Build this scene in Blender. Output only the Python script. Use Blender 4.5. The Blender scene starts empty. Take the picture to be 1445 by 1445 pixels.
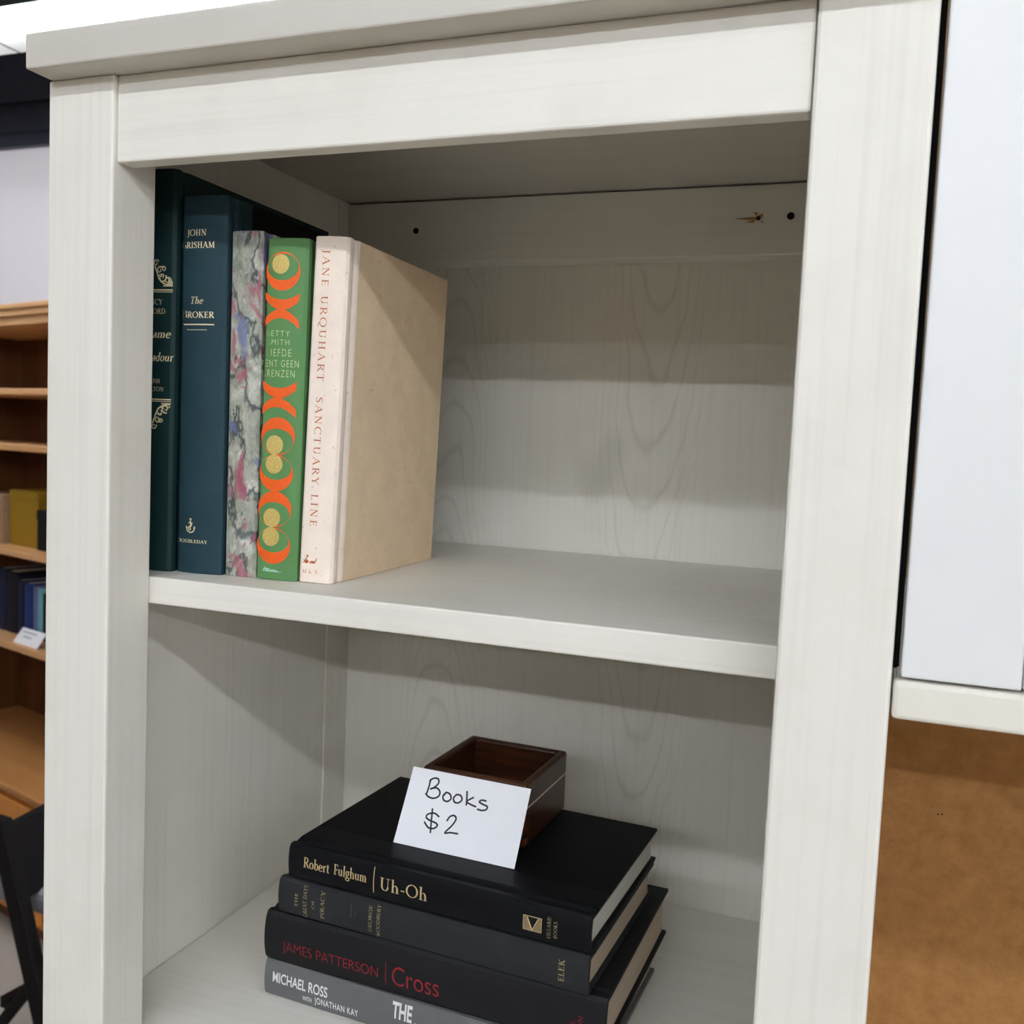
import bpy, bmesh, math, random
from mathutils import Vector, Matrix
random.seed(7)
C = bpy.context.scene.collection
sc = bpy.context.scene

# ------------------------------------------------------------------ camera
cam_d = bpy.data.cameras.new('camera')
cam = bpy.data.objects.new('camera', cam_d)
C.objects.link(cam)
RGT = Vector((0.9362248738, 0.3487042424, 0.0434550010))
DWN = Vector((0.0664415515, -0.0542274304, -0.9963156659))
FWD = Vector((-0.3450630464, 0.9356627262, -0.0739375200))
M = Matrix.Identity(4)
for i in range(3):
    M[i][0] = RGT[i]; M[i][1] = -DWN[i]; M[i][2] = -FWD[i]
M.translation = Vector((0.47483, -0.45598, 0.09664))
cam.matrix_world = M
cam_d.sensor_width = 36.0
cam_d.lens = 36.0 * 1358.93 / 1445.0
cam_d.clip_start = 0.02
cam_d.dof.use_dof = True
cam_d.dof.focus_distance = 0.60
cam_d.dof.aperture_fstop = 16.0
sc.camera = cam

# ------------------------------------------------------------------ world, exposure
w = bpy.data.worlds.new('world'); sc.world = w; w.use_nodes = True
w.node_tree.nodes['Background'].inputs[0].default_value = (0.9, 0.95, 1.0, 1)
w.node_tree.nodes['Background'].inputs[1].default_value = 0.03
sc.view_settings.view_transform = 'Standard'
sc.view_settings.look = 'None'
sc.view_settings.gamma = 1.0
sc.view_settings.exposure = 0.30
sc.view_settings.use_curve_mapping = False
TUBE_STRENGTH = {-4.5: 15.0, -3.0: 58.0, -1.48: 40.0, 0.04: 30.0, 1.425: 30.0}
TUBE_COLOR = (0.925, 0.98, 1.08)
ZF, ZC = -1.46, 1.575          # room floor and ceiling, measured from the upper shelf

# ------------------------------------------------------------------ materials
def srgb(r, g, b):
    f = lambda c: c / 12.92 if c <= 0.04045 else ((c + 0.055) / 1.055) ** 2.4
    return (f(r / 255), f(g / 255), f(b / 255), 1)

class NT:
    def __init__(self, name, rough=0.5, spec=0.5, metal=0.0):
        self.m = bpy.data.materials.new(name); self.m.use_nodes = True
        self.t = self.m.node_tree; self.b = self.t.nodes['Principled BSDF']
        self.b.inputs['Roughness'].default_value = rough
        self.b.inputs['Specular IOR Level'].default_value = spec
        self.b.inputs['Metallic'].default_value = metal
    def n(self, typ, **kw):
        x = self.t.nodes.new(typ)
        for k, v in kw.items(): setattr(x, k, v)
        return x
    def l(self, a, b): self.t.links.new(a, b)
    def coords(self, scale=(1, 1, 1), loc=(0, 0, 0)):
        tc = self.n('ShaderNodeTexCoord'); mp = self.n('ShaderNodeMapping')
        mp.inputs['Scale'].default_value = scale; mp.inputs['Location'].default_value = loc
        self.l(tc.outputs['Object'], mp.inputs['Vector']); return mp.outputs['Vector']
    def noise(self, vec, scale, detail=3, rough=0.5, dist=0.0):
        x = self.n('ShaderNodeTexNoise'); x.inputs['Scale'].default_value = scale
        x.inputs['Detail'].default_value = detail; x.inputs['Roughness'].default_value = rough
        x.inputs['Distortion'].default_value = dist
        self.l(vec, x.inputs['Vector']); return x
    def ramp(self, fac, stops, interp='LINEAR'):
        x = self.n('ShaderNodeValToRGB'); r = x.color_ramp; r.interpolation = interp
        while len(r.elements) < len(stops): r.elements.new(0.5)
        for e, (p, c) in zip(r.elements, stops):
            e.position = p; e.color = c if len(c) == 4 else (*c, 1)
        self.l(fac, x.inputs['Fac']); return x.outputs['Color']
    def mix(self, fac, a, b, mode='MIX'):
        x = self.n('ShaderNodeMix', data_type='RGBA', blend_type=mode)
        if hasattr(fac, 'is_linked'): self.l(fac, x.inputs[0])
        else: x.inputs[0].default_value = fac
        for s, v in ((6, a), (7, b)):
            if hasattr(v, 'is_linked'): self.l(v, x.inputs[s])
            else: x.inputs[s].default_value = v
        return x.outputs[2]
    def bump(self, h, strength=0.1, dist=0.001):
        x = self.n('ShaderNodeBump'); x.inputs['Strength'].default_value = strength
        x.inputs['Distance'].default_value = dist
        self.l(h, x.inputs['Height']); self.l(x.outputs['Normal'], self.b.inputs['Normal'])
    def color(self, c):
        if hasattr(c, 'is_linked'): self.l(c, self.b.inputs['Base Color'])
        else: self.b.inputs['Base Color'].default_value = c

def plain(name, col, rough=0.5, spec=0.4, metal=0.0, var=0.06, scale=60.0, bump=0.0):
    t = NT(name, rough, spec, metal)
    nz = t.noise(t.coords(), scale, 4, 0.6)
    d = tuple(c * (1 - var) for c in col[:3]) + (1,); h = tuple(min(1, c * (1 + var)) for c in col[:3]) + (1,)
    t.color(t.ramp(nz.outputs['Fac'], [(0.3, d), (0.7, h)]))
    if bump: t.bump(nz.outputs['Fac'], bump, 0.0006)
    return t.m

WHITE = (0.815, 0.782, 0.70, 1)
def whitewood(name, axis, seams=0.055, base=WHITE, cathedral=False, rough=0.42):
    t = NT(name, rough, 0.35)
    st = [240.0, 240.0, 240.0]; st['xyz'.index(axis)] = 3.5
    fine = t.noise(t.coords(tuple(st)), 1.0, 4, 0.55, 0.2)
    st2 = [38.0, 38.0, 38.0]; st2['xyz'.index(axis)] = 1.6
    broad = t.noise(t.coords(tuple(st2), (3, 5, 1)), 1.0, 3, 0.5, 0.6)
    dk = tuple(c * (1 - seams) for c in base[:3]) + (1,)
    c1 = t.ramp(fine.outputs['Fac'], [(0.30, dk), (0.52, base)])
    c2 = t.ramp(broad.outputs['Fac'], [(0.3, (0.988, 0.986, 0.982, 1)), (0.6, (1, 1, 1, 1))])
    c = t.mix(1.0, c1, c2, 'MULTIPLY')
    sp = t.noise(t.coords((1, 1, 1), (0.3, 0.1, 0.7)), 14.0, 5, 0.6)
    c = t.mix(1.0, c, t.ramp(sp.outputs['Fac'], [(0.25, (0.94, 0.935, 0.92, 1)), (0.5, (1, 1, 1, 1))]), 'MULTIPLY')
    if cathedral:
        # long pointed growth rings printed faintly through the white stain
        tc = t.n('ShaderNodeTexCoord'); wob = t.noise(t.coords((5, 5, 2.2)), 3.0, 3, 0.5)
        add = t.n('ShaderNodeVectorMath', operation='MULTIPLY_ADD')
        t.l(wob.outputs['Color'], add.inputs[0]); add.inputs[1].default_value = (0.035, 0, 0.09); t.l(tc.outputs['Object'], add.inputs[2])
        sx = t.n('ShaderNodeSeparateXYZ'); t.l(add.outputs[0], sx.inputs[0])
        def mth(op, a, b=None, c3=None):
            q = t.n('ShaderNodeMath', operation=op)
            for i, v in enumerate((a, b, c3)):
                if v is None: continue
                if hasattr(v, 'is_linked'): t.l(v, q.inputs[i])
                else: q.inputs[i].default_value = v
            return q.outputs[0]
        for x0, sg, k, f, wd in ((0.125, 1, 85.0, 150.0, 0.055), (0.315, -1, 120.0, 105.0, 0.05), (0.46, 1, 130.0, 120.0, 0.04)):
            dx = mth('SUBTRACT', sx.outputs[0], x0); d2 = mth('MULTIPLY', dx, dx)
            h = mth('MULTIPLY_ADD', d2, sg * k, sx.outputs[2])
            ln = mth('POWER', mth('MULTIPLY_ADD', mth('SINE', mth('MULTIPLY', h, f)), 0.5, 0.5), 14.0)
            msk = mth('SUBTRACT', 1.0, mth('DIVIDE', d2, wd * wd)); msk = mth('MAXIMUM', msk, 0.0)
            c = t.mix(mth('MULTIPLY', ln, msk), c, t.mix(1.0, c, (0.88, 0.875, 0.85, 1), 'MULTIPLY'))
        kn = t.n('ShaderNodeVectorMath', operation='DISTANCE'); t.l(add.outputs[0], kn.inputs[0]); kn.inputs[1].default_value = (0.275, 0.36234, 0.135)
        c = t.mix(1.0, c, t.ramp(kn.outputs['Value'], [(0.0, (0.86, 0.87, 0.85, 1)), (0.018, (0.9, 0.9, 0.88, 1)), (0.03, (1, 1, 1, 1))]), 'MULTIPLY')
    t.color(c); t.bump(fine.outputs['Fac'], 0.10, 0.0004)
    return t.m

def stripewood(name, dark, light, axis, sc1=60.0, rough=0.35, spec=0.5, across=None):
    t = NT(name, rough, spec)
    st = [sc1] * 3; st['xyz'.index(axis)] = sc1 * 0.05
    nz = t.noise(t.coords(tuple(st)), 1.0, 4, 0.6, 0.5)
    t.color(t.ramp(nz.outputs['Fac'], [(0.32, dark), (0.5, tuple((a + b) / 2 for a, b in zip(dark, light))), (0.68, light)]))
    t.bump(nz.outputs['Fac'], 0.08, 0.0004)
    return t.m

m_wx = whitewood('white stained pine, grain along x', 'x')
m_wz = whitewood('white stained pine, grain upright', 'z')
m_wy = whitewood('white stained pine, grain front to back', 'y', 0.03)
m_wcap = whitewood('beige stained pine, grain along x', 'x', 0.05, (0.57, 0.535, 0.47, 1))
m_wback = whitewood('white stained pine back boards', 'z', 0.05, cathedral=True)
m_lacq = plain('white lacquer', (0.79, 0.79, 0.775, 1), 0.38, 0.4, var=0.012, scale=9)
m_cream = plain('cream lacquer', (0.79, 0.752, 0.65, 1), 0.4, 0.4, var=0.02, scale=25)
m_dark = plain('dark gap', (0.012, 0.012, 0.012, 1), 0.9, 0.1)
m_hole = plain('drilled hole', (0.010, 0.008, 0.006, 1), 0.9, 0.1)
m_splint = plain('torn bare wood', srgb(176, 132, 84), 0.8, 0.1, var=0.3, scale=900)

def hardboard():
    t = NT('brown hardboard', 0.62, 0.25)
    a = t.noise(t.coords(), 55, 6, 0.7); b = t.noise(t.coords((1, 1, 1.6)), 420, 3, 0.6)
    c = t.ramp(a.outputs['Fac'], [(0.3, srgb(166, 118, 66)), (0.7, srgb(196, 146, 88))])
    c = t.mix(1.0, c, t.ramp(b.outputs['Fac'], [(0.24, (0.45, 0.40, 0.36, 1)), (0.36, (1, 1, 1, 1))]), 'MULTIPLY')
    t.color(c); return t.m
m_hard = hardboard()

def cloth(name, col, rough=0.75, weave=1400.0, var=0.10, flecks=None, spec=0.25, sheen=0.0):
    t = NT(name, rough, spec)
    a = t.noise(t.coords((1, 1, 1)), weave, 2, 0.6); b = t.noise(t.coords(), 45, 4, 0.6)
    d = tuple(c * (1 - var) for c in col[:3]) + (1,); h = tuple(min(1, c * (1 + var)) for c in col[:3]) + (1,)
    c = t.ramp(b.outputs['Fac'], [(0.3, d), (0.7, h)])
    c = t.mix(1.0, c, t.ramp(a.outputs['Fac'], [(0.3, (1 - var, 1 - var, 1 - var, 1)), (0.6, (1, 1, 1, 1))]), 'MULTIPLY')
    if flecks:
        f = t.noise(t.coords((1, 1, 1), (3, 1, 2)), 330, 3, 0.6)
        c = t.mix(1.0, c, t.ramp(f.outputs['Fac'], [(0.26, flecks), (0.33, (1, 1, 1, 1))]), 'MULTIPLY')
    t.color(c); t.bump(a.outputs['Fac'], 0.18, 0.0003)
    if sheen: t.b.inputs['Sheen Weight'].default_value = sheen
    return t.m

m_bottle = cloth('bottle green cloth', srgb(15, 44, 44), 0.6)
m_teal = cloth('dark teal cloth', srgb(32, 57, 66), 0.65)
m_blackbd = cloth('black paper board', srgb(10, 10, 12), 0.55, spec=0.12)
m_green = cloth('bright green cloth', srgb(88, 132, 80), 0.5, var=0.05)
m_linen = cloth('pale pink linen', srgb(247, 230, 214), 0.85, var=0.06, flecks=(0.70, 0.60, 0.52, 1))
m_tan = cloth('speckled tan paper', srgb(238, 212, 176), 0.85, 700, 0.06, flecks=(0.72, 0.62, 0.52, 1))
m_blk = cloth('black cloth', srgb(12, 13, 17), 0.5, var=0.18, spec=0.15)
m_blk2 = cloth('faded black cloth', srgb(36, 37, 39), 0.7, var=0.18)
m_blk3 = cloth('black cloth of the thick book', srgb(19, 19, 22), 0.6, var=0.18)
m_gray = cloth('grey paper', srgb(98, 98, 98), 0.5, 900, 0.04)
m_gold = plain('gold foil', srgb(236, 220, 176), 0.42, 0.5, 0.12, var=0.10, scale=700)
m_goldm = plain('soft gold foil', srgb(200, 178, 132), 0.45, 0.4, 0.12, var=0.12, scale=700)
m_gold_worn_refl = plain('worn and dark-reflecting gold foil', srgb(82, 84, 74), 0.5, 0.4, 0.2, var=0.3, scale=900)
m_golds = plain('speckled gold foil disc', srgb(208, 182, 106), 0.45, 0.5, 0.25, var=0.25, scale=1500)
m_goldd = plain('dulled gold foil', srgb(150, 136, 100), 0.5, 0.4, 0.1, var=0.45, scale=800)
m_orange = plain('orange print', srgb(226, 92, 28), 0.5, 0.3, var=0.07, scale=500)
m_copper = plain('copper foil', srgb(188, 106, 60), 0.45, 0.4, 0.15, var=0.2, scale=500)
m_dark_reflG = plain('dark-reflecting gilt on green', srgb(122, 150, 96), 0.5, 0.3, var=0.2, scale=900)  # gilt of the first letters, its dark reflection painted in
m_redf = plain('red foil', srgb(142, 26, 38), 0.42, 0.45, 0.2, var=0.15, scale=400)
m_whitep = plain('white print', srgb(228, 228, 226), 0.5, 0.3, var=0.04)
m_scuff = plain('pale rub mark', srgb(150, 190, 172), 0.6, 0.3, var=0.35, scale=900)
m_ink = plain('black pen ink', (0.008, 0.008, 0.012, 1), 0.4, 0.4)
m_card = plain('white card', (0.92, 0.925, 0.95, 1), 0.6, 0.3, var=0.01)

def paper(name, col):
    t = NT(name, 0.85, 0.15)
    a = t.noise(t.coords((900, 8, 8)), 1.0, 2, 0.6)
    c = t.ramp(a.outputs['Fac'], [(0.3, tuple(x * 0.8 for x in col[:3]) + (1,)), (0.6, col)])
    t.color(c); return t.m
m_page = paper('cream page edges', srgb(222, 212, 192))
m_pagew = paper('white page edges', srgb(228, 226, 216))
m_paget = paper('tanned page edges', srgb(208, 190, 166))

def marbled():
    t = NT('marbled paper', 0.5, 0.35)
    v = t.coords((1, 1, 0.55))
    d1 = t.noise(v, 34, 4, 0.6)
    add = t.n('ShaderNodeVectorMath', operation='MULTIPLY_ADD')
    t.l(d1.outputs['Color'], add.inputs[0]); add.inputs[1].default_value = (0.06, 0.06, 0.06); t.l(v, add.inputs[2])
    q = add.outputs[0]
    g = t.noise(q, 80, 6, 0.65)
    c = t.ramp(g.outputs['Fac'], [(0.30, srgb(98, 106, 96)), (0.45, srgb(140, 142, 128)), (0.56, srgb(164, 164, 150)), (0.68, srgb(200, 200, 190))])
    vein = t.n('ShaderNodeTexWave', wave_type='BANDS', bands_direction='DIAGONAL', wave_profile='SIN')
    vein.inputs['Scale'].default_value = 26; vein.inputs['Distortion'].default_value = 5; vein.inputs['Detail'].default_value = 4
    vein.inputs['Detail Scale'].default_value = 1.6
    t.l(q, vein.inputs['Vector'])
    c = t.mix(1.0, c, t.ramp(vein.outputs['Fac'], [(0.0, (0.22, 0.24, 0.28, 1)), (0.10, (0.62, 0.66, 0.68, 1)), (0.24, (1, 1, 1, 1))]), 'MULTIPLY')
    pk = t.noise(t.coords((1, 1, 0.5), (1.3, 0.2, 0.85)), 34, 3, 0.5, 2.0)
    c = t.mix(t.ramp(pk.outputs['Fac'], [(0.585, (0, 0, 0)), (0.625, (0.8, 0.8, 0.8))]), c, srgb(156, 84, 100))
    bl = t.noise(t.coords((1, 1, 0.5), (0.2, 0.9, 0.31)), 34, 3, 0.5, 2.0)
    c = t.mix(t.ramp(bl.outputs['Fac'], [(0.605, (0, 0, 0)), (0.66, (0.75, 0.75, 0.75))]), c, srgb(98, 108, 150))
    bd = t.noise(t.coords((1, 1, 0.6), (0.5, 0.4, 0.6)), 85, 4, 0.6, 1.4)
    c = t.mix(t.ramp(bd.outputs['Fac'], [(0.635, (0, 0, 0)), (0.67, (1, 1, 1))]), c, srgb(52, 58, 70))
    t.color(c); return t.m
m_marble = marbled()

m_box = stripewood('dark varnished rosewood', srgb(14, 6, 3), srgb(78, 40, 16), 'x', 260, 0.32, 0.5)
m_boxl = stripewood('lighter end grain', srgb(70, 34, 18), srgb(122, 66, 34), 'x', 200, 0.25)
m_inlay = plain('pale inlay', srgb(222, 214, 200), 0.4, 0.4)
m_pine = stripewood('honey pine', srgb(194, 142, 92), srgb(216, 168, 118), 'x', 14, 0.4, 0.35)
m_pine_shade = stripewood('shade-darkened honey pine', srgb(82, 46, 22), srgb(104, 64, 32), 'z', 14, 0.5, 0.3)  # honey pine darkened in colour for the shade inside the hutch
m_pinetop = stripewood('amber pine top', srgb(160, 108, 58), srgb(182, 128, 74), 'x', 14, 0.4, 0.35)
m_pinedoor = stripewood('orange pine', srgb(190, 118, 46), srgb(208, 138, 60), 'z', 14, 0.4, 0.35)
m_chair = plain('black painted wood', srgb(13, 10, 10), 0.6, 0.15, var=0.2)
m_seat = cloth('mottled grey upholstery', srgb(128, 128, 134), 0.9, 120, 0.25)
m_floor = plain('grey floor', srgb(166, 157, 146), 0.55, 0.3, var=0.05, scale=6)
m_wall = plain('pale pinkish white wall', srgb(222, 216, 218), 0.8, 0.2, var=0.015, scale=5)
m_walld = plain('taupe wall', srgb(184, 168, 144), 0.8, 0.2, var=0.02, scale=5)
m_black = plain('dark navy fascia', srgb(20, 24, 40), 0.45, 0.4, var=0.15, scale=4)
m_house = plain('white fixture pan', srgb(232, 234, 230), 0.5, 0.3, var=0.01)
m_houseb = plain('black fixture side', srgb(30, 34, 34), 0.5, 0.3)
def ceilmat():
    t = NT('white ceiling tiles', 0.8, 0.2)
    br = t.n('ShaderNodeTexBrick'); br.offset = 0.0
    br.inputs['Color1'].default_value = srgb(226, 232, 238); br.inputs['Color2'].default_value = srgb(230, 236, 242)
    br.inputs['Mortar'].default_value = srgb(150, 152, 150)
    br.inputs['Scale'].default_value = 1.0; br.inputs['Brick Width'].default_value = 0.6; br.inputs['Row Height'].default_value = 0.6
    br.inputs['Mortar Size'].default_value = 0.012
    t.l(t.coords((1, 1, 1), (0.03, 0.1, 0)), br.inputs['Vector']); t.color(br.outputs['Color']); return t.m
m_ceil = ceilmat()
def tubemat(name, strength):
    t = NT(name)
    t.b.inputs['Emission Color'].default_value = (*TUBE_COLOR, 1); t.b.inputs['Emission Strength'].default_value = strength
    t.color((0.9, 0.9, 0.9, 1)); return t.m

# ------------------------------------------------------------------ mesh helpers
def obj(name, bm, mat, parent=None, bevel=0.0, seg=2, smooth=False, ang=40, normals=True):
    me = bpy.data.meshes.new(name)
    if normals: bmesh.ops.recalc_face_normals(bm, faces=bm.faces)
    bm.to_mesh(me); bm.free()
    for mm in (mat if isinstance(mat, (list, tuple)) else [mat]): me.materials.append(mm)
    o = bpy.data.objects.new(name, me); C.objects.link(o)
    if parent: o.parent = parent
    if bevel:
        b = o.modifiers.new('bevel', 'BEVEL'); b.width = bevel; b.segments = seg
        b.limit_method = 'ANGLE'; b.angle_limit = math.radians(ang); b.harden_normals = False
    if smooth:
        for p in me.polygons: p.use_smooth = True
        me.set_sharp_from_angle(angle=math.radians(40)) if hasattr(me, 'set_sharp_from_angle') else None
    return o

def thing(name, label, cat, loc=(0, 0, 0), rot=(0, 0, 0), group=None):
    o = bpy.data.objects.new(name, None); C.objects.link(o)
    o.location = loc; o.rotation_euler = rot; o.empty_display_size = 0.05
    return tag(o, label, cat, group)
def tag(o, label, cat, group=None):
    o['label'] = label; o['category'] = cat
    if group: o['group'] = group
    return o
def struct(name, bm, mat, label=None, **k):
    o = obj(name, bm, mat, **k); o['kind'] = 'structure'
    return o

def box(bm, x0, x1, y0, y1, z0, z1, mi=0):
    v = [bm.verts.new((x, y, z)) for x in (x0, x1) for y in (y0, y1) for z in (z0, z1)]
    for f in ((0, 1, 3, 2), (4, 6, 7, 5), (0, 4, 5, 1), (2, 3, 7, 6), (0, 2, 6, 4), (1, 5, 7, 3)):
        bm.faces.new([v[i] for i in f]).material_index = mi
    return v
def B(*a):
    bm = bmesh.new(); box(bm, *a); return bm
def cyl(bm, p, q, r, n=12, r2=None):
    p = Vector(p); q = Vector(q); d = (q - p).normalized()
    a = d.orthogonal().normalized(); b = d.cross(a); r2 = r if r2 is None else r2
    A = [bm.verts.new(p + (a * math.cos(t) + b * math.sin(t)) * r) for t in [2 * math.pi * i / n for i in range(n)]]
    D = [bm.verts.new(q + (a * math.cos(t) + b * math.sin(t)) * r2) for t in [2 * math.pi * i / n for i in range(n)]]
    for i in range(n): bm.faces.new((A[i], A[(i + 1) % n], D[(i + 1) % n], D[i]))
    bm.faces.new(A[::-1]); bm.faces.new(D)
def prism(bm, ring, z0, z1):
    """extrude a closed plan outline (list of x,y) from z0 to z1"""
    a = [bm.verts.new((x, y, z0)) for x, y in ring]; b = [bm.verts.new((x, y, z1)) for x, y in ring]
    n = len(ring)
    for i in range(n): bm.faces.new((a[i], a[(i + 1) % n], b[(i + 1) % n], b[i]))
    bm.faces.new(a[::-1]); bm.faces.new(b)

# ------------------------------------------------------------------ lettering: a small serif alphabet drawn as strokes
TH, TN, MD = 0.135, 0.055, 0.095
GL = {
 'A': (0.86, 'l .10 0 .43 1 n|l .43 1 .77 0 T|l .22 .34 .64 .34 n|s .10 0 .24|s .77 0 .28'),
 'B': (0.72, 'l .2 0 .2 1 T|l .2 .97 .42 .97 n|a .40 .75 .22 .235 -90 90|l .2 .53 .42 .53 n|a .40 .275 .28 .26 -90 90|l .2 .03 .42 .03 n|s .16 0 .2|s .16 1 .2'),
 'C': (0.80, 'a .48 .5 .40 .5 48 312|l .75 .74 .75 .97 n'),
 'D': (0.86, 'l .2 0 .2 1 T|l .2 .97 .38 .97 n|l .2 .03 .38 .03 n|a .36 .5 .44 .485 -90 90|s .16 0 .2|s .16 1 .2'),
 'E': (0.66, 'l .2 0 .2 1 T|l .2 .97 .58 .97 n|l .58 1 .58 .8 n|l .2 .52 .5 .52 n|l .5 .61 .5 .43 n|l .2 .03 .61 .03 n|l .61 0 .61 .22 n|s .16 0 .2|s .16 1 .2'),
 'F': (0.62, 'l .2 0 .2 1 T|l .2 .97 .57 .97 n|l .57 1 .57 .8 n|l .2 .5 .48 .5 n|l .48 .6 .48 .4 n|s .2 0 .32|s .16 1 .2'),
 'G': (0.86, 'a .48 .5 .40 .5 48 322|l .75 .74 .75 .97 n|l .77 .06 .77 .42 T|s .74 .42 .28'),
 'H': (0.90, 'l .2 0 .2 1 T|l .7 0 .7 1 T|l .2 .52 .7 .52 n|s .2 0 .32|s .2 1 .32|s .7 0 .32|s .7 1 .32'),
 'I': (0.40, 'l .2 0 .2 1 T|s .2 0 .32|s .2 1 .32'),
 'J': (0.42, 'l .24 -.06 .24 1 T|c .24 .0 T .16 -.2 n .0 -.24 n|s .24 1 .32'),
 'K': (0.82, 'l .2 0 .2 1 T|l .2 .42 .66 1 n|l .34 .6 .74 0 T|s .2 0 .32|s .2 1 .32|s .68 1 .24|s .74 0 .24'),
 'L': (0.64, 'l .2 0 .2 1 T|l .2 .03 .6 .03 n|l .6 0 .6 .24 n|s .16 0 .2|s .2 1 .32'),
 'M': (1.06, 'l .16 0 .2 1 n|l .2 1 .52 .06 T|l .52 .06 .86 1 n|l .9 0 .86 1 T|s .16 0 .24|s .14 1 .16|s .9 0 .3|s .92 1 .14'),
 'N': (0.92, 'l .18 0 .18 1 n|l .18 1 .74 0 T|l .74 0 .74 1 n|s .18 0 .28|s .12 1 .18|s .74 1 .28'),
 'O': (0.96, 'a .48 .5 .41 .49 0 360'),
 'P': (0.68, 'l .2 0 .2 1 T|l .2 .97 .38 .97 n|a .36 .74 .26 .245 -90 90|l .2 .49 .38 .49 n|s .2 0 .32|s .16 1 .2'),
 'Q': (0.96, 'a .48 .5 .41 .49 0 360|c .46 .02 n .62 -.14 T .92 -.26 n'),
 'R': (0.80, 'l .2 0 .2 1 T|l .2 .97 .38 .97 n|a .36 .75 .25 .235 -90 90|l .2 .52 .38 .52 n|l .38 .52 .74 .0 T|s .2 0 .32|s .16 1 .2|s .76 0 .18'),
 'S': (0.60, 'c .50 .82 n .38 .97 n .18 .92 M .12 .74 T .30 .55 T .47 .38 T .48 .17 M .32 .03 n .10 .14 n|l .5 .78 .5 .97 n|l .09 .22 .09 .03 n'),
 'T': (0.76, 'l .38 0 .38 1 T|l .06 .97 .7 .97 n|l .06 1 .06 .8 n|l .7 1 .7 .8 n|s .38 0 .34'),
 'U': (0.86, 'l .2 .36 .2 1 T|a .44 .34 .24 .33 180 360|l .68 .34 .68 1 n|s .2 1 .32|s .68 1 .26'),
 'V': (0.82, 'l .12 1 .42 0 T|l .42 0 .72 1 n|s .12 1 .28|s .72 1 .24'),
 'W': (1.16, 'l .12 1 .36 0 T|l .36 0 .6 1 n|l .56 1 .8 0 T|l .8 0 1.04 1 n|s .12 1 .26|s 1.04 1 .24'),
 'Y': (0.78, 'l .1 1 .4 .46 T|l .4 .46 .68 1 n|l .4 0 .4 .46 T|s .4 0 .32|s .1 1 .26|s .68 1 .24'),
 '&': (0.90, 'c .84 .5 n .66 .2 n .40 .02 M .14 .16 T .16 .38 M .42 .62 n .46 .84 n .33 .98 n .22 .84 M .36 .54 T .62 .2 T .84 .03 n'),
 'a': (0.54, 'c .12 .48 n .26 .6 n .4 .48 T .4 .05 T|c .4 .36 n .18 .3 M .09 .14 T .2 .01 n .4 .12 n|s .46 .03 .12'),
 'b': (0.60, 'l .14 .02 .14 1.04 T|a .32 .3 .2 .3 -140 140|s .08 1.02 .14'),
 'd': (0.62, 'l .46 0 .46 1.04 T|a .28 .3 .2 .3 40 320|s .4 1.02 .14|s .52 .03 .12'),
 'e': (0.54, 'a .29 .3 .21 .3 10 318|l .1 .33 .5 .34 n'),
 'g': (0.58, 'a .27 .4 .18 .2 0 360|a .28 -.16 .23 .16 0 360|c .16 .24 n .14 .1 n .36 .02 M|l .4 .54 .56 .62 n'),
 'h': (0.66, 'l .15 0 .15 1.04 T|c .15 .4 n .34 .6 n .49 .42 T .49 .0 T|s .15 0 .26|s .49 0 .26|s .09 1.02 .14'),
 'l': (0.32, 'l .16 0 .16 1.04 T|s .16 0 .27|s .1 1.02 .14'),
 'm': (0.98, 'l .15 0 .15 .6 T|c .15 .4 n .32 .6 n .47 .42 T .47 .0 T|c .47 .4 n .65 .6 n .80 .42 T .80 .0 T|s .15 0 .26|s .47 0 .26|s .80 0 .26|s .09 .58 .14'),
 'n': (0.66, 'l .15 0 .15 .6 T|c .15 .4 n .34 .6 n .49 .42 T .49 .0 T|s .15 0 .26|s .49 0 .26|s .09 .58 .14'),
 'o': (0.60, 'a .3 .3 .22 .29 0 360'),
 'p': (0.62, 'l .16 -.36 .16 .6 T|a .34 .3 .2 .3 -140 140|s .16 -.36 .26|s .1 .58 .14'),
 'r': (0.46, 'l .16 0 .16 .6 T|c .16 .42 n .28 .6 n .42 .56 T|s .16 0 .27|s .1 .58 .14'),
 't': (0.40, 'l .18 .06 .18 .8 T|l .06 .58 .36 .58 n|c .18 .1 T .26 .01 n .38 .07 n'),
 'u': (0.66, 'c .15 .6 T .15 .16 T .28 .01 n .48 .14 n|l .49 0 .49 .6 T|s .09 .58 .14|s .43 .58 .14|s .55 .02 .12'),
 '-': (0.40, 'l .06 .32 .36 .32 M'),
 ',': (0.26, 'c .12 .06 T .14 -.04 M .06 -.16 n'),
 ' ': (0.34, ''),
}
def ribbon(pts, wid):
    """polyline + width at each point -> verts, quads"""
    L, R = [], []
    for i, p in enumerate(pts):
        a = pts[max(i - 1, 0)]; b = pts[min(i + 1, len(pts) - 1)]
        dx, dy = b[0] - a[0], b[1] - a[1]; d = math.hypot(dx, dy) or 1
        nx, ny = -dy / d * wid[i] / 2, dx / d * wid[i] / 2
        L.append((p[0] + nx, p[1] + ny)); R.append((p[0] - nx, p[1] - ny))
    n = len(pts)
    return L + R, [(i, n + i, n + i + 1, i + 1) for i in range(n - 1)]
def catmull(P, k=6):
    out = []
    for i in range(len(P) - 1):
        p0 = P[max(i - 1, 0)]; p1 = P[i]; p2 = P[i + 1]; p3 = P[min(i + 2, len(P) - 1)]
        for j in range(k):
            t = j / k
            out.append(tuple(0.5 * ((2 * b) + (-a + c) * t + (2 * a - 5 * b + 4 * c - d) * t * t + (-a + 3 * b - 3 * c + d) * t ** 3)
                             for a, b, c, d in zip(p0, p1, p2, p3)))
    out.append(P[-1]); return out
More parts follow.
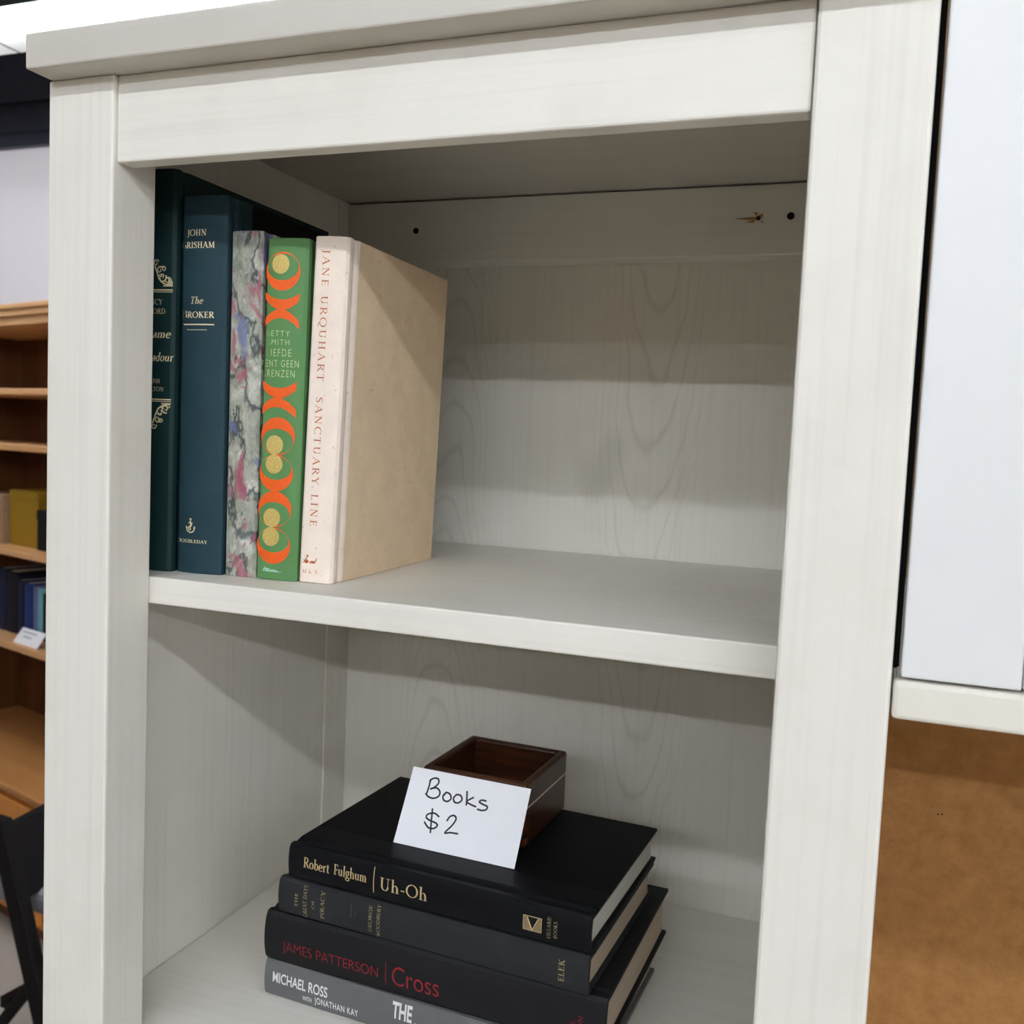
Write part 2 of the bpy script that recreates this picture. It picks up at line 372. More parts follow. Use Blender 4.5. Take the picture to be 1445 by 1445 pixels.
def glyph(ch, bold=1.0, serif=True):
    W = {'T': TH * bold, 'n': TN * bold, 'M': MD * bold}
    wd, s = GL[ch]; V, F = [], []
    def add(r):
        v, f = r; o = len(V); V.extend(v); F.extend(tuple(i + o for i in q) for q in f)
    for tok in s.split('|') if s else ():
        t = tok.split()
        if t[0] == 'l':
            x0, y0, x1, y1 = map(float, t[1:5]); add(ribbon([(x0, y0), (x1, y1)], [W[t[5]]] * 2))
        elif t[0] == 'a':
            cx, cy, rx, ry, a0, a1 = map(float, t[1:7]); n = 22
            an = [math.radians(a0 + (a1 - a0) * i / n) for i in range(n + 1)]
            add(ribbon([(cx + rx * math.cos(q), cy + ry * math.sin(q)) for q in an],
                       [W['n'] + (W['T'] - W['n']) * abs(math.cos(q)) ** 1.5 for q in an]))
        elif t[0] == 'c':
            P = [(float(t[i]), float(t[i + 1]), W[t[i + 2]]) for i in range(1, len(t), 3)]
            q = catmull(P); add(ribbon([(a, b) for a, b, _ in q], [c for _, _, c in q]))
        elif t[0] == 's' and serif:
            x, y, l = map(float, t[1:4]); h = TN * bold * 0.9
            yy = y + h / 2 if y < 0.5 or ch in 'abdeghlmnoprtu' and y < 0.1 else y - h / 2
            add(ribbon([(x - l / 2, yy), (x + l / 2, yy)], [h] * 2))
    return wd, V, F
def serif_text(s, bold=1.0, space=0.06, slant=0.0, small=None):
    """verts/faces with cap height 1, baseline 0, starting at x=0; small: scale of every letter after the first"""
    V, F, x = [], [], 0.0
    for i, ch in enumerate(s):
        k = small if (small and i > 0) else 1.0
        wd, v, f = glyph(ch, bold / (k ** 0.5)); o = len(V)
        V.extend((x + a * k + b * k * slant, b * k) for a, b in v); F.extend(tuple(j + o for j in q) for q in f)
        x += (wd + space) * k
    return V, F, x - space
_cap = {}
def sans_text(s, bold=0.0, spacing=1.0):
    cu = bpy.data.curves.new('lettering', 'FONT'); cu.body = s; cu.size = 1.0; cu.offset = bold; cu.space_character = spacing
    o = bpy.data.objects.new('lettering', cu); me = o.to_mesh()
    V = [(v.co.x, v.co.y) for v in me.vertices]; F = [tuple(p.vertices) for p in me.polygons]
    o.to_mesh_clear(); bpy.data.objects.remove(o); bpy.data.curves.remove(cu)
    if 'H' not in _cap and s != 'H':
        _cap['H'] = None; h, _, _ = sans_text('H'); _cap['H'] = max(y for _, y in h) - min(y for _, y in h)
    k = _cap.get('H') or 1.0
    x0 = min(x for x, _ in V)
    V = [((x - x0) / k, y / k) for x, y in V]
    return V, F, max(x for x, _ in V)
def fit(txt, x0, x1, y, h, align='fit'):
    """scale text verts into x0..x1 with cap height h and baseline y"""
    V, F, wd = txt; k = (x1 - x0) / wd
    return [(x0 + a * k, y + b * h) for a, b in V], F
def rect(x0, x1, y0, y1, n=8):
    V = [(x0 + (x1 - x0) * i / n, y) for y in (y0, y1) for i in range(n + 1)]
    return V, [(i, i + 1, n + 2 + i, n + 1 + i) for i in range(n)]
def disc(cx, cy, rx, ry, n=28):
    V = [(cx, cy)] + [(cx + rx * math.cos(2 * math.pi * i / n), cy + ry * math.sin(2 * math.pi * i / n)) for i in range(n)]
    return V, [(0, 1 + i, 1 + (i + 1) % n) for i in range(n)]
def ringshape(cx, cy, rx, ry, icy, irx, iry, n=60):
    V = []
    for i in range(n):
        t = 2 * math.pi * i / n
        V += [(cx + rx * math.cos(t), cy + ry * math.sin(t)), (cx + irx * math.cos(t), icy + iry * math.sin(t))]
    return V, [(2 * i, 2 * ((i + 1) % n), 2 * ((i + 1) % n) + 1, 2 * i + 1) for i in range(n)]
def crescent(tl, tr, om, im, ol, orr, n=20):
    """band between an outer arc ol-om-orr and an inner arc tl-im-tr"""
    def arc(a, m, b):
        out = []
        for i in range(n + 1):
            t = i / n
            c = tuple(2 * m[k] - 0.5 * (a[k] + b[k]) for k in (0, 1))
            out.append(tuple((1 - t) ** 2 * a[k] + 2 * t * (1 - t) * c[k] + t * t * b[k] for k in (0, 1)))
        return out
    V = arc(ol, om, orr) + arc(tl, im, tr)
    return V, [(i, i + 1, n + 2 + i, n + 1 + i) for i in range(n)]
def path(pts, w, k=6):
    q = catmull([(a, b) for a, b in pts], k); return ribbon(q, [w] * len(q))
def swirl(cx, cy, r, a0, turns, w0=0.5, flip=1, n=22):
    pts, wid = [], []
    for i in range(n + 1):
        t = i / n; a = a0 + flip * turns * 2 * math.pi * t; q = r * (1 - 0.85 * t)
        pts.append((cx + q * math.cos(a), cy + q * math.sin(a))); wid.append(w0 * (1 - 0.55 * t))
    return ribbon(pts, wid)

# ------------------------------------------------------------------ hardback books
class Book:
    """local frame: x thickness (0..T, seen from the spine), y from the spine back, z height (0..H)"""
    def __init__(s, T, D, H, bulge=0.0015, slant=0.0, board=0.0026, groove=0.0016, cloth_w=None, squares=0.003):
        s.T, s.D, s.H, s.b, s.k, s.bd, s.g, s.cw, s.sq = T, D, H, bulge, slant, board, groove, cloth_w, squares
    def ys(s, x):
        u = (x - s.T / 2) / (s.T / 2); u = max(-1, min(1, u))
        return -s.b * (1 - u * u) + s.k * (x - s.T / 2)
    def outline(s):
        T, D, g, bd = s.T, s.D, s.g, s.bd
        sl = s.k * T / 2; cr = min(0.0022, T * 0.11)
        r = []
        r += [(0, D), (0, 0.0135 - sl), (0.0004, 0.0115 - sl), (g, 0.0092 - sl), (g * 0.8, 0.0070 - sl), (0.0002, 0.0046 - sl)]
        n = 14
        for i in range(n + 1):
            x = T * (0.01 + 0.98 * i / n)
            e = min(x, T - x); soft = cr * max(0, 1 - e / cr) ** 2 * 0.8
            r.append((x, s.ys(x) + soft))
        r += [(T - 0.0002, 0.0046 + sl), (T - g * 0.8, 0.0070 + sl), (T - g, 0.0092 + sl), (T - 0.0004, 0.0115 + sl), (T, 0.0135 + sl), (T, D)]
        # back along the inside of the case
        r += [(T - bd, D), (T - bd - 0.0004, 0.0125 + sl)]
        for i in range(n + 1):
            x = T - bd - 0.0004 - (T - 2 * bd - 0.0008) * i / n
            r.append((x, s.ys(x) + 0.0022 + 0.001))
        r += [(bd + 0.0004, 0.0125 - sl), (bd, D)]
        return r
    def build(s, root, m_cover, m_pages, m_board=None):
        bm = bmesh.new(); prism(bm, s.outline(), 0, s.H)
        bmesh.ops.recalc_face_normals(bm, faces=bm.faces)
        if m_board:       # quarter binding: cloth only reaches cw onto the boards
            bmesh.ops.bisect_plane(bm, geom=bm.verts[:] + bm.edges[:] + bm.faces[:], plane_co=(0, s.cw, 0), plane_no=(0, 1, 0), dist=1e-6)
            for f in bm.faces:
                if f.calc_center_median().y > s.cw: f.material_index = 1
        cov = obj('cover', bm, [m_cover, m_board] if m_board else m_cover, root, bevel=0.0005, seg=2, ang=50)
        T, D, bd, q = s.T, s.D, s.bd, s.sq
        bm = bmesh.new(); sl = s.k * T / 2
        ring = [(bd + 0.0002, D - q), (bd + 0.0002, 0.013 - sl)]
        for i in range(9):
            x = bd + 0.0004 + (T - 2 * bd - 0.0008) * i / 8
            ring.append((x, s.ys(x) + 0.0042 + 0.002 * 0))
        ring += [(T - bd - 0.0002, 0.013 + sl), (T - bd - 0.0002, D - q)]
        for i in range(1, 7):
            u = i / 7; x = T - bd - 0.0002 - (T - 2 * bd - 0.0004) * u
            ring.append((x, D - q - 0.0022 * math.sin(math.pi * u)))
        prism(bm, ring, q, s.H - q)
        obj('page_block', bm, m_pages, root)
    def mark(s, root, name, shapes, mat, mode='across', ox=0.0, oz=0.0, eps=0.00012, label=None):
        if name in ('spine_lettering', 'gilt_ornament', 'gilt_rule', 'dark_reflection_lettering') and len(shapes) > 1:
            for q in shapes: s.mark(root, name, [q], mat, mode, ox, oz, eps, label)
            return
        """shapes in millimetres: across -> (x, z); along -> (distance from the head, x)"""
        bm = bmesh.new()
        for V, F in shapes:
            vs = []
            for a, b in V:
                x, z = (a / 1000 + ox, b / 1000 + oz) if mode == 'across' else (b / 1000 + ox, s.H - a / 1000 + oz)
                vs.append(bm.verts.new((x, 0, z)))
            for f in F:
                try: bm.faces.new([vs[i] for i in f])
                except ValueError: pass
        n = int(s.T / 0.0012)
        for i in range(1, n):
            bmesh.ops.bisect_plane(bm, geom=bm.verts[:] + bm.edges[:] + bm.faces[:], plane_co=(s.T * i / n, 0, 0), plane_no=(1, 0, 0), dist=1e-6)
        for v in bm.verts: v.co.y = s.ys(v.co.x) - eps
        for f in bm.faces:
            f.normal_update()
            if f.normal.y > 0: f.normal_flip()
        o = obj(name, bm, mat, root, normals=False)
        if label: o['label'] = label
        return o
SF = serif_text

# ================================================================== ROOM
struct('floor', B(-5, 7.2, -7.2, 2.8, ZF - 0.1, ZF), m_floor)
struct('ceiling', B(-5, 7.2, -7.2, 2.8, ZC, ZC + 0.1), m_ceil)
struct('wall_back', B(-5, 7.2, 2.6, 2.7, ZF, ZC), m_wall)
struct('wall_front', B(-5, 7.2, -7.2, -7.1, ZF, ZC), m_walld)
struct('wall_left', B(-5.1, -5, -7.1, 2.6, ZF, ZC), m_walld)
struct('wall_right', B(7.2, 7.3, -7.1, 2.6, ZF, ZC), m_wall)
bm = bmesh.new()
box(bm, -5, 7.2, 2.565, 2.6, 1.193, ZC)
box(bm, -5, 7.2, 2.54, 2.565, 1.358, 1.375); box(bm, -5, 7.2, 2.55, 2.565, 1.245, 1.255)
struct('trim_1', bm, m_black)

# ceiling lights: rows of bare tubes under pans
LAB = {1.425: 'glowing white tube light under the ceiling above the dark fascia',
       0.04: 'tube light row directly above the white bookcase', -1.48: 'first tube light row in front of the white bookcase',
       -3.0: 'second tube light row in front of the white bookcase', -4.5: 'third tube light row in front of the white bookcase'}
for y, st in TUBE_STRENGTH.items():
    t = thing('ceiling_light', LAB[y], 'ceiling light', (0 if y > 1 else 3.7, y, 1.2), group='rows of ceiling tube lights')
    bm = bmesh.new(); box(bm, -4.6, 3.0, -0.042, 0.195, -0.099, -0.03)
    for f in bm.faces: f.material_index = 1
    bm.faces.ensure_lookup_table()
    for f in bm.faces:
        if f.calc_center_median().z < -0.09: f.material_index = 0
    obj('housing', bm, [m_house, m_houseb], t)
    for x in (-3.0, -1.79, -0.6, 0.6, 1.8): obj('pan_seam', B(x - 0.002, x + 0.002, 0.02, 0.194, -0.1005, -0.0985), m_houseb, t)
    bm = bmesh.new(); cyl(bm, (-4.5, 0, -0.13), (2.9, 0, -0.13), 0.016, 8)
    obj('tube', bm, tubemat('lit tube', st), t)
    for x in (-4.0, -1.5, 1.0, 2.5):
        bm = bmesh.new(); cyl(bm, (x, 0.016, -0.03), (x, 0.016, 0.375), 0.006, 8); obj('suspension_rod', bm, m_houseb, t)
    for x in (-4.5, -3.0, -1.5, 0.0, 1.5, 2.9): obj('tube_holder', B(x - 0.012, x + 0.012, -0.010, 0.010, -0.135, -0.098), m_house, t)

# ================================================================== WHITE BOOKCASE
XL, YP, XSL, YB, ZL = 0.04884, 0.03665, 0.00747, 0.36234, -0.30065
XR0, XR1, XSR = 0.44009, 0.49, 0.4826
ZRT, ZRB, ZCL = 0.2987, 0.24894, 0.30788
bc = thing('bookcase', 'white stained wooden bookcase holding the upright books and black stack', 'bookcase', (0, 0, 0))
def part(name, a, mat, parent=bc, bevel=0.0012, **k):
    return obj(name, B(*a), mat, parent, bevel=bevel, **k)
part('post', (0, XL, 0, YP, ZF, ZRT), m_wz, bevel=0.0014)
part('post', (XR0, XR1, -0.0012, YP, ZF, ZRT), m_wz, bevel=0.0018)
part('top_rail', (XL + 0.0002, XR0 - 0.0007, 0.0028, 0.01596, ZRB, ZRT), m_wx, bevel=0.0014)
bm = bmesh.new()        # top board with its front moulding; the underside steps up behind the rail
box(bm, 0.0013, 0.4905, -0.0186, 0.036, ZRT, 0.319); box(bm, 0.0013, 0.4905, 0.036, YB + 0.01, ZCL, 0.319)
obj('top_board', bm, m_wcap, bc, bevel=0.0013)
part('side_panel', (XSL - 0.006, XSL, YP, 0.322, ZF, ZCL), m_wz, bevel=0)
part('rear_post', (XSL - 0.006, XSL + 0.0012, 0.3223, YB, ZF, ZCL), m_wz, bevel=0.0008)
part('side_panel', (XSR, XSR + 0.006, YP, YB, ZF, ZCL), m_wz, bevel=0)
part('back_panel', (XSL - 0.006, XSR + 0.006, YB, YB + 0.006, ZF, ZCL), m_wback, bevel=0)
br = part('back_rail', (XSL + 0.0005, XSR - 0.0005, 0.33774, YB - 0.0005, 0.2513, ZCL - 0.0012), m_wx, bevel=0.0012)
for hx, hz, r in ((0.0785, 0.2806, 0.0027), (0.4037, 0.2811, 0.0029), (0.3790, 0.2804, 0.0018)):
    bm = bmesh.new(); cyl(bm, (hx, 0.3372, hz), (hx, 0.3380, hz), r, 16); obj('screw_hole', bm, m_hole, br)
bm = bmesh.new()
for tri in (((.3655, .2806), (.3775, .2790), (.3785, .2812)), ((.3715, .2783), (.3765, .2780), (.3775, .2797)),
            ((.3785, .2822), (.3812, .2826), (.3805, .2800)), ((.3755, .2836), (.3785, .2832), (.3778, .2812)), ((.3805, .2790), (.3815, .2775), (.3797, .2783))):
    tri = [(.378 + (x - .378) * 1.5, .2804 + (z - .2804) * 1.5) for x, z in tri]
    vs = [bm.verts.new((x, 0.3373, z)) for x, z in tri] + [bm.verts.new((sum(x for x, _ in tri) / 3, 0.3366, sum(z for _, z in tri) / 3))]
    for a, b_ in ((0, 1), (1, 2), (2, 0)): bm.faces.new((vs[a], vs[b_], vs[3]))
o = obj('splintered_wood', bm, m_splint, br); o['label'] = 'torn splintered patch around a screw hole'
part('shelf', (XSL + 0.0006, XSR - 0.0006, YP + 0.0005, YB - 0.0005, -0.01737, 0.0), m_wx, bevel=0.0012)
part('shelf', (XSL + 0.0006, XSR - 0.0006, YP + 0.0005, YB - 0.0005, ZL - 0.018, ZL), m_wx, bevel=0.0012)
part('shelf', (XSL + 0.0006, XSR - 0.0006, YP + 0.0005, YB - 0.0005, -0.64, -0.622), m_wx, bevel=0.0012)
part('bottom_rail', (XL + 0.0002, XR0 - 0.0007, 0.0028, 0.016, ZF + 0.05, ZF + 0.12), m_wx, bevel=0.0014)

# ================================================================== WHITE WALL UNIT ON THE RIGHT
cb = thing('cabinet', 'white lacquered cabinet with brown hardboard backed niche beside the bookcase', 'cabinet', (0, 0, 0))
bm = bmesh.new()
ZT = 0.55
box(bm, 0.4937, 0.5416, 0.0, 0.019, -0.0005, ZT)
obj('filler_panel', bm, m_lacq, cb, bevel=0.0009)
dr = obj('door', B(0.5424, 0.8990, 0.0012, 0.019, -0.0003, ZT), m_lacq, cb, bevel=0.0009)
part('bottom_rail', (0.4909, 0.90, -0.0012, 0.400, -0.0195, -0.0020), m_cream, cb, bevel=0.0022, seg=3)
part('gap_shade_strip', (0.4908, 0.4935, 0.02, 0.024, 0.0, 0.31), m_dark, cb, bevel=0)  # near-black strip painted as the shade in the gap, no real fitting
part('side_panel', (0.4888, 0.4904, 0.038, 0.40, ZF, -0.0197), m_hard, cb, bevel=0)
part('side_panel', (0.4906, 0.4928, 0.026, 0.40, -0.0018, ZT), m_dark, cb, bevel=0)  # side behind the gap, painted near-black in place of shade
part('side_panel', (0.88, 0.90, 0.002, 0.3998, ZF, -0.0197), m_lacq, cb, bevel=0.001)
part('side_panel', (0.88, 0.90, 0.021, 0.40, -0.0018, ZT), m_lacq, cb, bevel=0.001)
part('back_panel', (0.4889, 0.90, 0.4002, 0.405, ZF, ZT), m_hard, cb, bevel=0)
part('desk_top', (0.4932, 0.8798, -0.0, 0.3998, -0.62, -0.60), m_lacq, cb, bevel=0.002)
o = None
bm = bmesh.new()
for hx, hz in ((0.5465, -0.1965), (0.5497, -0.1960)): cyl(bm, (hx, 0.3997, hz), (hx, 0.4003, hz), 0.0007, 10)
obj('pin_hole', bm, m_hole, cb)

# ================================================================== UPRIGHT BOOKS ON THE UPPER SHELF
GU = 'books upright on the upper shelf'
def upright(label, bk, loc, rz=0.0, lean=0.0):
    loc = (loc[0], loc[1], loc[2] + bk.T * math.sin(math.radians(lean)))
    return thing('book', label, 'book', loc, (0, math.radians(lean), math.radians(rz)), GU)

# 1 bottle green, gilt scrolls
b = Book(0.0332, 0.188, 0.2615, 0.0018)
r = upright('tall bottle green book with gilt scrolls, against the left side', b, (0.0121, 0.0598, 0.0001), 0.6)
b.build(r, m_bottle, m_page)
def cen(txt, cx, y, h, wk=1.0):
    wd = txt[2] * h * wk; return fit(txt, cx - wd / 2, cx + wd / 2, y, h)
def ral(txt, x1, y, h, wk=1.0): return fit(txt, max(0.8, x1 - txt[2] * h * wk), x1, y, h)
cx = 16.6
b.mark(r, 'spine_lettering', [cen(SF('NANCY'), cx, 174.9, 3.4), cen(SF('MITFORD'), cx, 168.9, 3.4),
       ral(SF('Madame', 1.15, 0.03, 0.22), 30.2, 153.4, 5.6, 1.12), cen(SF('de', 1.15, 0.03, 0.22), cx - 3, 146.0, 5.6, .95), ral(SF('Pompadour', 1.15, 0.03, 0.22), 32.4, 138.3, 5.6, .98),
       cen(SF('HAMISH'), cx, 124.0, 2.7), cen(SF('HAMILTON'), cx, 118.7, 2.8)], m_gold)
sh = []
def scrolls(sg, z0):
    s = []
    for mx in (1, -1):
        X = lambda u: cx + mx * u
        f = mx * sg
        s += [swirl(X(11.2), z0 + sg * 4.2, 2.9, -1.2, 1.25, 1.0, f), swirl(X(7.4), z0 + sg * 6.0, 3.0, 0.6, 1.2, 1.05, -f), swirl(X(13.4), z0 + sg * 2.4, 1.6, 2.2, 1.1, 0.85, -f),
              swirl(X(5.4), z0 + sg * 11.0, 2.5, 0.2, 1.25, 1.0, f), swirl(X(8.2), z0 + sg * 11.6, 1.9, 2.4, 1.1, 0.85, -f), swirl(X(2.6), z0 + sg * 15.6, 2.2, 0.4, 1.2, 0.9, f),
              path([(X(14.4), z0 + sg * .9), (X(9), z0 + sg * 2.2), (X(5.4), z0 + sg * 5.0), (X(3.4), z0 + sg * 9.4), (X(1.6), z0 + sg * 14)], 1.0),
              path([(X(11), z0 + sg * 1.6), (X(12.6), z0 + sg * 3.4), (X(11.8), z0 + sg * 5.6)], 0.85), path([(X(4), z0 + sg * 7), (X(7.4), z0 + sg * 8.4), (X(8.6), z0 + sg * 7.2)], 0.8),
              rect(X(15), X(8), z0 + sg * .5, z0 + sg * 1.2, 4)]
    return s
def join(shapes):
    V, F = [], []
    for v, f in shapes:
        o = len(V); V += v; F += [tuple(i + o for i in q) for q in f]
    return V, F
b.mark(r, 'gilt_ornament', [join(scrolls(1, 186.0)), join(scrolls(-1, 111.6))], m_gold)
b.mark(r, 'gilt_rule', [rect(1.5, 31.6, 183.8, 184.7, 16), rect(1.5, 31.6, 182.7, 183.2, 16), rect(1.5, 31.6, 113.0, 113.8, 16), rect(1.5, 31.6, 111.9, 112.4, 16)], m_gold)

# 2 dark teal, quarter bound
b = Book(0.0345, 0.165, 0.2448, 0.0016, slant=0.05, cloth_w=0.027, groove=0.0020)
r = upright('dark teal clothbound book with pale gold lettering and anchor, beside the bottle green one', b, (0.0457, 0.0655, 0.0001), 0.8)
b.build(r, m_teal, m_page, m_blackbd)
cx = 12.6
tx = SF('GRISHAM', 1.25)
V, F = fit(tx, 0.8, 25.9, 211.5, 4.0)
def split(V, F, x):
    A = [f for f in F if max(V[i][0] for i in f) <= x]; D = [f for f in F if max(V[i][0] for i in f) > x]
    return (V, A), (V, D)
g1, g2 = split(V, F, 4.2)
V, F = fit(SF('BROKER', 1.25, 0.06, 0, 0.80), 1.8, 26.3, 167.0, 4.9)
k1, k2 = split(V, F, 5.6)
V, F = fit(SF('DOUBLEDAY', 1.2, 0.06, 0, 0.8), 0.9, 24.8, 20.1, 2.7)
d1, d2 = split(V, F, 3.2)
anchor = [rect(11.6, 12.3, 28.2, 35.6, 2), rect(10.2, 13.7, 33.0, 33.5, 4), path([(8.9, 30.4), (9.6, 28.0), (12, 26.9), (14.4, 28.0), (15.1, 30.4)], 0.75),
          path([(11.0, 28.4), (10.6, 30.4), (12.8, 31.6), (12.2, 33.6), (11.4, 34.4)], 0.8), path([(11.0, 35.4), (12.0, 36.2), (12.9, 35.4)], 0.5),
          ([(8.2, 29.6), (9.8, 29.9), (8.7, 31.4)], [(0, 1, 2)]), ([(14.2, 29.9), (15.8, 29.6), (15.3, 31.4)], [(0, 1, 2)])]
b.mark(r, 'spine_lettering', [fit(SF('JOHN', 1.25), 5.2, 19.9, 219.4, 3.9), g2, fit(SF('The', 1.1, 0.03, 0.22), 8.1, 18.0, 176.0, 4.5), k2, d2], m_gold)
b.mark(r, 'gilt_rule', [rect(3.4, 26.6, 162.3, 163.1, 12), rect(6.3, 21.6, 159.1, 159.5, 8)], m_gold)
b.mark(r, 'publisher_mark', anchor, m_gold)
b.mark(r, 'dark_reflection_lettering', [g1, k1, d1], m_gold_worn_refl, label='first letters painted as dark foil reflections')  # colour carries the dark reflection of the curved foil

# 3 marbled, no lettering
b = Book(0.0232, 0.150, 0.2226, 0.0012, slant=0.05)
r = upright('grey marbled paper book with pink and blue swirls, between teal and green books', b, (0.0807, 0.0702, 0.0001), 1.2)
b.build(r, m_marble, m_page)

# 4 green with orange crescents
b = Book(0.0293, 0.132, 0.2172, 0.0015, slant=0.06)
r = upright('bright green book with orange crescents and gold discs on its spine', b, (0.1047, 0.0712, 0.0001), 1.7, 0.76)
b.build(r, m_green, m_page)
LN = math.tan(math.radians(0.76)) * 1000
def gq(x, z): return (x - 104.7 - z * LN / 1000, z)
ora = []
def ring(cx, cz, rx, z_top, z_bot, it, ib):
    c, _ = gq(cx, cz)
    ora.append(ringshape(c, (z_top + z_bot) / 2, rx, (z_top - z_bot) / 2, (it + ib) / 2, rx - 1.15, (it - ib) / 2 - 0.25))
ring(119.7, 196.4, 12.2, 208.5, 184.4, 207.7, 190.6)
ring(118.8, 92.4, 12.2, 104.6, 80.2, 97.6, 80.9)
ring(118.2, 69.0, 12.1, 80.7, 57.3, 80.0, 64.4)
ring(117.8, 45.7, 12.1, 57.4, 34.0, 50.5, 34.7)
ring(117.5, 22.1, 12.1, 33.9, 10.3, 33.2, 17.5)
G = lambda *p: [gq(*q) for q in p]
ora.append(crescent(*G((107.2, 183.5), (132.0, 183.0), (119.9, 172.3), (119.7, 178.8), (107.8, 178.6), (131.4, 178.2))))
ora.append(crescent(*G((107.6, 161.9), (131.9, 160.4), (119.7, 172.7), (119.8, 167.2), (107.8, 167.0), (131.6, 165.4))))
ora.append(crescent(*G((107.0, 127.7), (131.3, 127.6), (118.9, 116.7), (119.2, 123.2), (107.4, 122.6), (131.0, 122.4))))
ora.append(crescent(*G((107.0, 106.0), (131.2, 104.6), (118.6, 117.1), (118.5, 111.0), (107.2, 111.2), (131.0, 110.0))))
for o_ in ora: b.mark(r, 'orange_crescent', [o_], m_orange)
for x, z in ((118.3, 200.9), (117.1, 86.9), (117.0, 74.7), (116.3, 40.1), (115.9, 27.9)): b.mark(r, 'gold_disc', [disc(*gq(x, z), 6.15, 6.15)], m_golds, eps=0.0002)
lines = [('BETTY', 109.2, 125.8, 155.7, 3.6, 111.4), ('SMITH', 110.0, 125.7, 150.3, 3.5, 112.6), ('LIEFDE', 109.6, 127.1, 143.2, 4.6, 112.0),
         ('KENT GEEN', 105.6, 132.2, 136.5, 4.4, 110.4), ('GRENZEN', 106.2, 129.7, 130.1, 4.5, 109.2)]
good, worn = [], []  # worn: first letters with the foil's dark reflection painted in
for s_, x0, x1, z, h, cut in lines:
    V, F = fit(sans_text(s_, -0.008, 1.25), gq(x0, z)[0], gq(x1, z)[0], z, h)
    a, d = split(V, F, gq(cut, z)[0]); worn.append(a); good.append(d)  # worn takes the letters with the foil's dark reflection painted in
m_pale = plain('pale gilt print', srgb(196, 204, 150), 0.45, 0.4, 0.15, var=0.1, scale=700)
b.mark(r, 'spine_lettering', good, m_pale)
b.mark(r, 'dark_reflection_lettering', worn, m_dark_reflG, label='first letters painted as dark foil reflections')
V = [gq(110.2, 5.2), gq(112, 8.2), gq(113.4, 7.1), gq(115, 7.4), gq(117, 6.4), gq(119, 6.8), gq(121.5, 5.8), gq(124.8, 5.3), gq(119, 5.0)]
b.mark(r, 'rub_mark', [(V, [(0, 1, 2), (0, 2, 8), (2, 3, 4, 8), (4, 5, 6, 8), (6, 7, 8)])], m_scuff, label='pale rubbed patch near the foot')

# 5 pale pink linen spine and tan boards
b = Book(0.0232, 0.160, 0.2180, 0.0010, slant=0.12, cloth_w=0.0150, groove=0.0018)
r = upright('cream book with copper lettering and plain tan cover, rightmost of the upright row', b, (0.1352, 0.0743, 0.0001), 1.8, 1.45)
b.build(r, m_linen, m_page, m_tan)
b.mark(r, 'spine_lettering', [fit(SF('JANE', .9, .22), 8.2, 30.5, 6.5, 4.6), fit(SF('URQUHART', .9, .22), 36.6, 90.0, 6.5, 4.6),
       fit(SF('SANCTUARY', .9, .20), 99.6, 155.2, 6.6, 4.6), fit(SF('LINE', .9, .24), 161.0, 181.6, 6.7, 4.8)], m_copper, 'along')
b.mark(r, 'publisher_mark', [fit(SF('M', .9), 2.8, 6.0, 5.8, 2.3), fit(SF('&', .9), 7.2, 9.6, 5.8, 2.3), fit(SF('S', .9), 11.6, 13.6, 5.8, 2.3),
       disc(5.6, 13.4, 1.5, 1.3), path([(5.8, 14.0), (5.2, 15.4), (6.2, 16.4), (5.6, 17.4), (7.0, 17.0)], 0.6), path([(3.2, 12.4), (4.2, 13.6), (3.6, 14.6)], 0.6),
       disc(10.0, 13.2, 2.0, 0.9), path([(11.4, 13.4), (12.2, 14.6), (12.4, 15.8)], 0.7), path([(7.6, 12.6), (8.8, 13.2)], 0.7)], m_copper)

# ================================================================== BLACK STACK ON THE LOWER SHELF
GS = 'books stacked flat on the lower shelf'
def flat(label, bk, left, y, z, rz):
    """left, y: the left end of the spine; the book lies with its spine to the front and its head to the left"""
    a = math.radians(rz)
    loc = (left + bk.H * math.cos(a), y + bk.H * math.sin(a), z)
    o = thing('book', label, 'book', loc, (0, 0, 0), GS)
    o.matrix_world = Matrix.Translation(loc) @ Matrix.Rotation(a, 4, 'Z') @ Matrix.Rotation(-math.pi / 2, 4, 'Y')
    return o
def across(txt, s0, s1, t0, t1):
    """text that reads up the lying spine: s0..s1 is its line height, t0..t1 its run; returns (x, z) shapes once H is known"""
    return txt, s0, s1, t0, t1
def put(bk, items):
    out = []
    for txt, s0, s1, t0, t1 in items:
        V, F = fit(txt, t0, t1, 0, s1 - s0)
        out.append(([(x, bk.H * 1000 - s1 + y) for x, y in V], F))
    return out

# grey, bottom
b = Book(0.0262, 0.156, 0.241, 0.0020)
r = flat('grey book with white lettering, bottom of the black stack', b, 0.0992, 0.1020, ZL + 0.0001, -2.5)
b.build(r, m_gray, m_paget)
b.mark(r, 'spine_lettering', [fit(sans_text('MICHAEL ROSS', 0.018), 7.3, 52.5, 12.2, 6.8), fit(sans_text('WITH', 0.012), 32.2, 39.6, 4.9, 3.3),
       fit(sans_text('JONATHAN KAY', 0.012, 1.15), 42.0, 77.0, 5.3, 4.7), fit(sans_text('THE', 0.03), 103.1, 118.0, 13.1, 10.0),
       fit(sans_text('VOLUNTEER', 0.03), 120.0, 172.0, 2.6, 10.4)], m_whitep, 'along')
